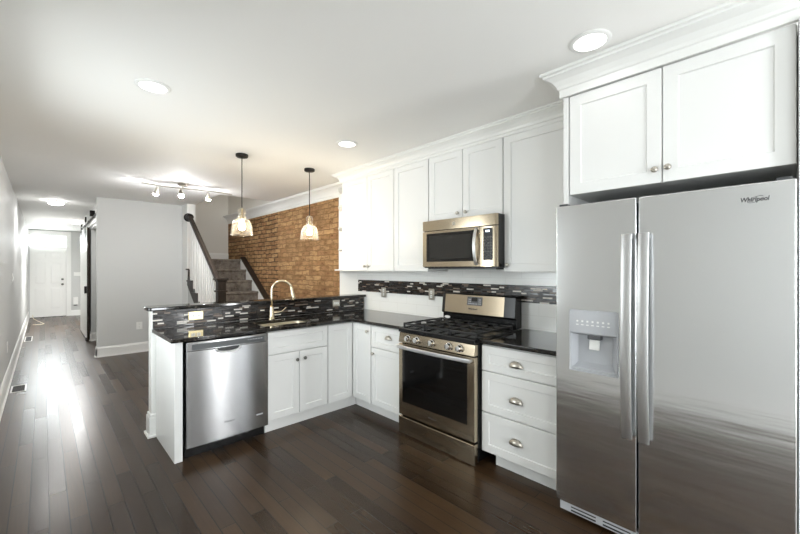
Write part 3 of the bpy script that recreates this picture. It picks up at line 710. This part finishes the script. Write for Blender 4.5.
for i, z in enumerate((1.384, 1.645, 1.915, 2.186, 2.42)):
    poly = [(-0.02, 3.718), (-0.285, 3.718), (-0.25, 3.93), (-0.175, 4.06), (-0.08, 4.15), (-0.02, 4.182)] if i == 0 else [(-0.02, 3.718), (-0.275, 3.718), (-0.225, 3.90), (-0.15, 4.005), (-0.06, 4.11), (-0.02, 4.15)]
    b = B(); b.prism(poly, 'Z', z, z+0.018); b.build('shelf', WHITE, t, 0.003)

# ------------------------------------------------------------------ refrigerator
F0, F1, FS = -0.047, 0.898, 0.4935
t = thing('refrigerator', 'large stainless side by side refrigerator with ice dispenser', 'refrigerator', (-0.4, 0.42, 0))
b = B(); b.box(-0.722, -0.03, -0.04, 0.858, 0.02, 1.745); b.build('body', DGREY, t, 0.004)
# freezer door with a dispenser cut-out
DY0, DY1, DZ0, DZ1 = 0.584, 0.814, 0.85, 1.172
b = B(); bm = b.bm
ysf = [FS+0.004, DY0, DY1, F1]; zsf = [0.085, DZ0, DZ1, 1.762]; V = {}
def v3(i, j, k):
    if (i, j, k) not in V: V[(i, j, k)] = bm.verts.new(((-0.79, -0.73)[k], ysf[i], zsf[j]))
    return V[(i, j, k)]
for i in range(3):
    for j in range(3):
        if (i, j) != (1, 1): bm.faces.new([v3(i, j, 0), v3(i+1, j, 0), v3(i+1, j+1, 0), v3(i, j+1, 0)])
        bm.faces.new([v3(i, j, 1), v3(i, j+1, 1), v3(i+1, j+1, 1), v3(i+1, j, 1)]) if (i, j) != (1, 1) else None
for i in range(3):
    for j in (0, 3): bm.faces.new([v3(i, j, 0), v3(i+1, j, 0), v3(i+1, j, 1), v3(i, j, 1)])
for j in range(3):
    for i in (0, 3): bm.faces.new([v3(i, j, 0), v3(i, j+1, 0), v3(i, j+1, 1), v3(i, j, 1)])
for a, c_ in (((1, 1), (2, 1)), ((2, 1), (2, 2)), ((2, 2), (1, 2)), ((1, 2), (1, 1))):
    bm.faces.new([v3(*a, 0), v3(*c_, 0), v3(*c_, 1), v3(*a, 1)])
fd = b.build('freezer_door', STEEL, t, 0.006, seg=3)
b = B(); b.box(-0.79, -0.73, F0, FS-0.004, 0.085, 1.762); rd = b.build('refrigerator_door', STEEL, t, 0.006, seg=3)
for y, par in ((FS+0.038, fd), (FS-0.034, rd)):
    hp = [(-0.802-0.042*math.sin(PI*(0.06+0.88*k/24))**0.45, y, 0.56+1.02*k/24) for k in range(25)]
    b = B(); b.strap(hp, 0.046, 0.012, (0, 1, 0)); hd = b.build('handle', STEELH, par, smooth='auto')
    for z in (0.572, 1.568): b = B(); b.box(-0.822, -0.7895, y-0.013, y+0.013, z-0.012, z+0.012); b.build('handle_bracket', STEELH, hd, 0.002)
ds = B(); e = 0.008
for a in ((DY0-e, DY1+e, DZ0-e, DZ0), (DY0-e, DY1+e, DZ1, DZ1+e), (DY0-e, DY0, DZ0, DZ1), (DY1, DY1+e, DZ0, DZ1)): ds.box(-0.795, -0.789, *a)
dsp = ds.build('dispenser', LGREY, fd, 0.002)
b = B(); b.prism([(-0.797, 1.055), (-0.799, 1.06), (-0.793, 1.172), (-0.74, 1.172), (-0.74, 1.045), (-0.78, 1.045)], 'Y', DY0, DY1); b.build('dispenser_panel', LGREY, fd, 0.002)
b = B()
for k in range(7): b.box(-0.7985, -0.794, 0.615+k*0.026, 0.628+k*0.026, 1.098, 1.103)
for k in range(7): b.box(-0.7985, -0.793, 0.617+k*0.026, 0.626+k*0.026, 1.115, 1.124)
b.build('dispenser_keys', PLATE, fd)
b = B(); bm = b.bm      # recess: sloped back, side walls and tray
A = [(-0.788, DY0, DZ0), (-0.788, DY1, DZ0), (-0.788, DY1, 1.05), (-0.788, DY0, 1.05)]
Q = [(-0.733, DY0+.035, DZ0+.035), (-0.733, DY1-.02, DZ0+.035), (-0.733, DY1-.02, 1.05), (-0.733, DY0+.035, 1.05)]
b.ring_loft([A, Q], cap=False); bm.faces.new(list(bm.verts)[4:8]); b.build('dispenser_recess', LGREY, fd)
b = B(); b.box(-0.792, -0.735, DY0+.004, DY1-.004, DZ0+.002, DZ0+.012); b.build('drip_tray', LGREY, fd, 0.002)
b = B(); b.box(-0.775, -0.738, 0.665, 0.735, 1.02, 1.045); b.build('dispenser_spout', MGREY, fd, 0.006)
b = B(); b.prism([(-0.76, 1.02), (-0.768, 0.965), (-0.762, 0.963), (-0.75, 1.02)], 'Y', 0.675, 0.728); b.build('dispenser_paddle', PLATE, fd, 0.003)
b = B(); b.box(-0.76, -0.724, F0+.01, F1-.01, 0.022, 0.078); gl_ = b.build('base_grille', LGREY, t, 0.004)
b = B()
for k in range(4): b.box(-0.762, -0.759, 0.20+k*0.165, 0.33+k*0.165, 0.032, 0.040); b.box(-0.762, -0.759, 0.20+k*0.165, 0.33+k*0.165, 0.052, 0.058)
b.build('grille_slots', BLACKM, gl_)
for y in (0.84, -0.035): b = B(); b.box(-0.775, -0.73, y, y+0.046, 1.7625, 1.775); b.build('hinge_cover', DGREY, t, 0.003)
lg = text_b('Whirlpool', 0.026, face_mtx('-x', (-0.7905, 0.074, 1.694)), shear=0.15, squeeze=0.8, bold=0.0007); lg.build('logo', INK, rd)
b = B(); el = []
for k in range(26):
    a = 2*PI*(0.05+0.9*k/25); u_, w_ = 0.026*math.cos(a), 0.010*math.sin(a)
    el.append((-0.7912, 0.07-(u_*0.93-w_*0.36), 1.694+(u_*0.36+w_*0.93)))
b.tube(el, 0.0009, 6); b.build('logo_ring', INK, rd)

# ------------------------------------------------------------------ ceiling lights
def pendant(loc, label):
    x, y, z = loc
    t = thing('pendant_light', label, 'pendant light', loc, 'glass pendants over the bar')
    b = B(); b.lathe([(0.058, 0), (0.06, -0.006), (0.058, -0.024), (0.05, -0.03), (0.012, -0.032)], (x, y, H), 'Z', 28); b.build('canopy', BRONZE, t, smooth='auto')
    b = B(); b.tube([(x, y, H-0.03), (x, y, 2.0)], 0.0048, 8); b.build('cord', BRONZE, t, smooth=True)
    b = B(); b.lathe([(0.008, 2.012), (0.012, 2.0), (0.012, 1.93), (0.017, 1.925), (0.017, 1.90), (0.012, 1.895)], (x, y, 0), 'Z', 16); b.build('socket', WARMN, t, smooth='auto')
    prof = [(0.02, 2.016), (0.033, 2.006), (0.04, 1.988), (0.039, 1.968), (0.03, 1.95), (0.028, 1.942), (0.04, 1.933), (0.04, 1.925), (0.034, 1.916), (0.042, 1.908), (0.064, 1.897), (0.080, 1.880), (0.091, 1.855), (0.097, 1.825), (0.101, 1.79), (0.103, 1.745)]
    b = B(); b.lathe(prof, (x, y, 0), 'Z', 36, cap=False); b.build('glass_shade', SEEDED, t, smooth=True)
    b = B(); b.lathe([(0.104, 1.742), (0.106, 1.745), (0.104, 1.749), (0.102, 1.745)], (x, y, 0), 'Z', 36, cap=False); b.build('glass_rim', SEEDED, t, smooth=True)
    b = B(); b.lathe([(0.012, 1.897), (0.014, 1.88), (0.026, 1.85), (0.03, 1.83), (0.026, 1.808), (0.012, 1.797), (0.003, 1.795)], (x, y, 0), 'Z', 18); b.build('bulb', FILAM, t, smooth=True)
    return t
p1 = pendant((-1.48, 3.758, H), 'glass pendant light hanging left, nearer the stairs')
dup(p1, (-0.715, 3.763, H), 'glass pendant light hanging right, before the brick wall')

def recessed(x, y, label):
    t = thing('recessed_light', label, 'ceiling light', (x, y, H), 'recessed kitchen downlights')
    b = B(); b.lathe([(0.072, 0), (0.095, 0), (0.097, -0.004), (0.09, -0.008), (0.074, -0.008)], (x, y, H-0.0005), 'Z', 36, cap=False); bm = b.bm
    b.build('trim_ring', TRIM, t, smooth='auto')
    b = B(); b.lathe([(0.0745, -0.0075), (0.0745, -0.001)], (x, y, H-0.001), 'Z', 36); b.build('lens', LENS, t)
    return t
def downlight(x, y, k=1.0):
    l = bpy.data.lights.new('downlight_beam', 'AREA'); l.shape = 'DISK'; l.size = 0.14; l.energy = LAMP*k; l.color = (1, 0.99, 0.965); l.spread = math.radians(140)
    o = bpy.data.objects.new('downlight_beam', l); COL.objects.link(o); o.location = (x, y, H-0.011)
for q in ((-2.417, 2.742), (-0.914, 2.76), (-0.931, 0.667)): downlight(*q)
r0 = recessed(-2.417, 2.742, 'round recessed ceiling light over the floor left of the peninsula')
dup(r0, (-0.914, 2.76, H), 'round recessed ceiling light above the inside corner of the counter')
dup(r0, (-0.931, 0.667, H), 'large near recessed ceiling light in front of the refrigerator cabinet')

t = thing('track_light', 'thin silver track light with three spot heads on the ceiling beyond the bar', 'track light', (-1.58, 5.6, H))
b = B(); b.lathe([(0.062, 0), (0.064, -0.008), (0.05, -0.03), (0.015, -0.034)], (-1.56, 5.6, H-0.0005), 'Z', 24); b.build('canopy', NICKEL, t, smooth='auto')
b = B(); b.tube([(-1.56, 5.6, H-0.03), (-1.56, 5.6, H-0.055)], 0.012, 12); b.tube([(-2.02+1.1*k/16, 5.6+0.05*math.sin(2*PI*k/16), H-0.06) for k in range(17)], 0.008, 10); b.build('rail', NICKEL, t, smooth='auto')
for i, (x, ax, ay) in enumerate(((-1.85, -0.15, 0.5), (-1.58, 0.0, -0.55), (-1.26, 0.15, 0.5))):
    y = 5.6+0.05*math.sin(2*PI*((x+2.02)/1.1)); z = H-0.068
    d_ = Vector((ax, ay, -1)).normalized(); c0 = Vector((x, y, z-0.045))
    b = B(); b.tube([(x, y, z+0.008), (x, y, z-0.03)], 0.006, 8); b.tube([c0-d_*0.03, c0-d_*0.02, c0+d_*0.03, c0+d_*0.06], [0.012, 0.02, 0.026, 0.034], 16); sh = b.build('spot_head', NICKEL, t, smooth='auto')
    b = B(); b.tube([c0+d_*0.052, c0+d_*0.066, c0+d_*0.078, c0+d_*0.082], [0.03, 0.03, 0.02, 0.006], 16); b.build('bulb', SPOTL, sh)

def flush(x, y, label):
    t = thing('flush_ceiling_light', label, 'ceiling light', (x, y, H), 'hall ceiling lights')
    b = B(); b.lathe([(0.11, 0), (0.112, -0.012), (0.105, -0.02)], (x, y, H-0.0005), 'Z', 28); b.build('base', NICKEL, t, smooth='auto')
    b = B(); b.lathe([(0.1, -0.02), (0.1, -0.04), (0.08, -0.058), (0.04, -0.066), (0.01, -0.068)], (x, y, H), 'Z', 28); b.build('diffuser', LENSH, t, smooth=True)
    return t
def hall_lamp(x, y, w):
    l = bpy.data.lights.new('hall_lamp_beam', 'AREA'); l.shape = 'DISK'; l.size = 0.16; l.energy = w; l.color = (1, 0.99, 0.975); l.spread = math.radians(165)
    o = bpy.data.objects.new('hall_lamp_beam', l); COL.objects.link(o); o.location = (x, y, H-0.072)
hall_lamp(-2.76, 8.51, 5); hall_lamp(-2.33, 11.8, 36)
f0 = flush(-2.76, 8.51, 'flush ceiling light in the hall, nearer')
dup(f0, (-2.33, 11.8, H), 'flush ceiling light in the foyer, farther, partly behind the barn door')

# ------------------------------------------------------------------ stairs
RISE, RUN, NB, XL = 0.2, 0.278, 8, -1.08
def nose(i): return 7.46-(NB-i)*RUN
t = thing('staircase', 'carpeted staircase with dark rail and white balusters climbing beside the brick wall', 'staircase', (-0.6, 6.4, 0))
for i in range(1, NB+1):
    y1 = nose(i)+RUN if i < NB else 8.418
    b = B(); b.box(XL, -0.091, nose(i)+0.022, y1+0.02 if i < NB else y1, max(0.001, RISE*(i-1)-0.02), RISE*i-0.001)
    b.tube([(XL, nose(i)+0.022, RISE*i-0.023), (-0.091, nose(i)+0.022, RISE*i-0.023)], 0.022, 10); b.build('step', CARPET, t, smooth='auto')
sl = RISE/RUN; y0s = nose(1)
# wall under the flight, stained cut stringer with nosings, skirt board and cap
b = B(); b.prism([(y0s+0.05, 0.001), (7.24, 0.001), (7.24, RISE*1+sl*(7.24-y0s)-0.27), (y0s+0.05, 0.001+0.02)], 'X', XL-0.012, XL-0.001); b.build('under_stair_panel', GREY, t)
prof = [(y0s, 0.001)]
for i in range(1, NB):      # each step end carries a two-notch bracket
    ym = nose(i)+RUN*0.5
    prof += [(nose(i), RISE*i-0.06), (nose(i)-0.02, RISE*i-0.06), (nose(i)-0.02, RISE*i+0.012), (ym, RISE*i+0.012), (ym, RISE*i+0.06), (ym+0.02, RISE*i+0.075), (nose(i+1), RISE*i+0.075)]
prof = [p for p in prof if p[0] <= 7.238]
ye = 7.238; prof += [(ye, RISE+sl*(ye-y0s)-0.31), (y0s+0.16, 0.001)]
b = B(); b.prism(prof, 'X', XL-0.022, XL-0.012)
for i in range(1, NB):
    if nose(i)-0.02 < 7.2: b.box(XL-0.045, XL-0.012, nose(i)-0.025, min(nose(i)+RUN, 7.238), RISE*i-0.012, RISE*i+0.012)
b.build('stringer', DWOOD, t)
L0, L1 = 5.25, 7.46
zn = lambda y: RISE+sl*(y-y0s)
b = B(); b.prism([(L0, 0.001), (L0, zn(L0)+0.10), (L1, zn(L1)+0.02), (L1, 1.6), (7.6, 1.6), (7.6, 0.001)], 'X', -0.09, -0.065); b.build('skirt_board', TRIM, t)
b = B(); b.prism([(L0, zn(L0)+0.10), (L0, zn(L0)+0.135), (L1, zn(L1)+0.055), (L1, zn(L1)+0.02)], 'X', -0.105, -0.002); b.build('skirt_cap', DWOOD, t, 0.004)
# newel
ny = 5.59
b = B(); b.box(XL-.055, XL+.055, ny-.055, ny+.055, 0.001, 1.235); b.box(XL-.07, XL+.07, ny-.07, ny+.07, 1.075, 1.10); b.box(XL-.066, XL+.066, ny-.066, ny+.066, 1.225, 1.245); b.box(XL-.082, XL+.082, ny-.082, ny+.082, 1.245, 1.275)
b.box(XL-.066, XL+.066, ny-.066, ny+.066, 0.001, 0.28); b.build('newel_post', DWOOD, t, 0.005)
ra, rb = (5.66, 1.20), (7.14, 2.31); rs = (rb[1]-ra[1])/(rb[0]-ra[0])
b = B(); b.strap([(XL, ra[0], ra[1]), (XL, (ra[0]+rb[0])/2, (ra[1]+rb[1])/2), (XL, rb[0], rb[1])], 0.062, 0.07, (1, 0, 0)); hr = b.build('handrail', DWOOD, t, 0.006)
b = B(); b.lathe([(0.075, 0.10), (0.075, 0.085), (0.06, 0.075), (0.055, -0.02), (0.03, -0.035)], (XL, 7.14, 2.31), 'Y', 20); b.build('rosette', BRONZE, hr, smooth='auto')
k = 0
for i in range(1, NB):
    for f in (0.18, 0.51, 0.84):
        y = nose(i)+RUN*f
        if 5.70 < y < 7.12:
            b = B(); b.box(XL-0.022, XL+0.014, y-0.018, y+0.018, RISE*i+0.001, ra[1]+rs*(y-ra[0])-0.03); b.build('baluster', TRIM, t)

# ------------------------------------------------------------------ hall: barn door, vents, cord
t = thing('barn_door', 'white sliding barn door hung along the right hall wall', 'door', (-2.28, 10.3, 0))
b = B(); b.box(-2.302, -2.268, 9.413, 11.16, 0.015, 2.22); sb_ = b.build('door_slab', TRIM, t, 0.003)
b = B(); b.box(-2.301, -2.262, 9.405, 9.4128, 0.015, 2.22); b.build('door_edge', DWOOD, t)
b = B()
for z0, z1 in ((0.10, 1.0), (1.12, 2.12)):
    b.box(-2.306, -2.302, 9.55, 11.02, z0, z0+0.02); b.box(-2.306, -2.302, 9.55, 11.02, z1-0.02, z1)
    b.box(-2.306, -2.302, 9.55, 9.57, z0, z1); b.box(-2.306, -2.302, 11.0, 11.02, z0, z1)
b.build('panel_moulding', TRIM, sb_)
b = B(); b.box(-2.34, -2.30, 9.42, 9.46, 0.93, 1.07); b.build('handle', BRONZE, t, 0.004)
for y in (9.75, 10.86):
    b = B(); b.box(-2.312, -2.303, y-0.022, y+0.022, 2.0, 2.40); b.lathe([(0.055, 0), (0.055, -0.022), (0.02, -0.026)], (-2.288, y, 2.405), 'X', 20); b.build('hanger', BRONZE, t, 0.002)
b = B(); b.box(-2.32, -2.27, 9.43, 9.52, 0.001, 0.06); b.build('floor_guide', BRONZE, t, 0.002)
t = thing('barn_door_rail', 'black rail on white header board above the barn door', 'rail', (-2.25, 9.4, 2.35))
b = B(); b.box(-2.262, -2.241, 7.745, 11.3, 2.23, 2.38); b.build('header_board', TRIM, t, 0.003)
b = B(); b.box(-2.283, -2.275, 7.76, 11.25, 2.305, 2.345); b.build('track', BRONZE, t)
for y in (7.85, 8.42, 9.3, 10.3, 11.1): b = B(); b.lathe([(0.018, 0), (0.018, -0.028)], (-2.262, y, 2.325), 'X', 12); b.build('standoff', BRONZE, t)
b = B(); b.box(-2.33, -2.262, 8.36, 8.44, 2.33, 2.43); b.build('door_stop', BRONZE, t, 0.004)
t = thing('strike_plate', 'small black latch on the doorway jamb just behind the grey wall corner', 'latch', (-2.12, 9.35, 1.1))
b = B(); b.box(-2.14, -2.11, 9.354, 9.3595, 1.0, 1.2); b.build('plate', BRONZE, t, 0.001)
b = B()
for z in (1.03, 1.15): b.box(-2.137, -2.113, 9.34, 9.354, z, z+0.03)
b.build('bolt', BRONZE, t)

def vent(x0, x1, y0, y1, label):
    t = thing('floor_vent', label, 'floor vent', ((x0+x1)/2, (y0+y1)/2, 0))
    b = B(); e = 0.014
    b.box(x0, x1, y0, y0+e, 0.0005, 0.006); b.box(x0, x1, y1-e, y1, 0.0005, 0.006); b.box(x0, x0+e, y0+e, y1-e, 0.0005, 0.006); b.box(x1-e, x1, y0+e, y1-e, 0.0005, 0.006); b.build('frame', PLATE, t, 0.001)
    b = B(); b.box(x0+e, x1-e, y0+e, y1-e, 0.0004, 0.0015); b.build('duct', BLACKM, t)
    b = B(); n = 10
    for i in range(1, n): y = y0+e+(y1-y0-2*e)*i/n; b.box(x0+e, x1-e, y-0.004, y+0.004, 0.0015, 0.005)
    b.build('louvers', DWOOD, t)
vent(-3.185, -3.055, 6.05, 6.39, 'floor vent by the left baseboard, nearer the kitchen')
vent(-3.18, -3.07, 10.15, 10.85, 'small floor vent by the left baseboard, nearer the front door')
b = B(); cp_ = [(-3.13, 14.84, 0.10), (-3.13, 14.80, 0.03), (-3.10, 14.5, 0.008), (-3.02, 13.9, 0.008), (-2.93, 13.3, 0.008), (-2.90, 13.1, 0.008), (-2.93, 13.02, 0.008), (-3.02, 13.0, 0.008), (-3.10, 13.05, 0.008)]
b.tube(cp_, 0.009, 8)
tag(b.build('power_cord', CORD, None, smooth=True, loc=(-3.0, 13.5, 0)), 'cream cable lying loose on the floor before the front door', 'cord')
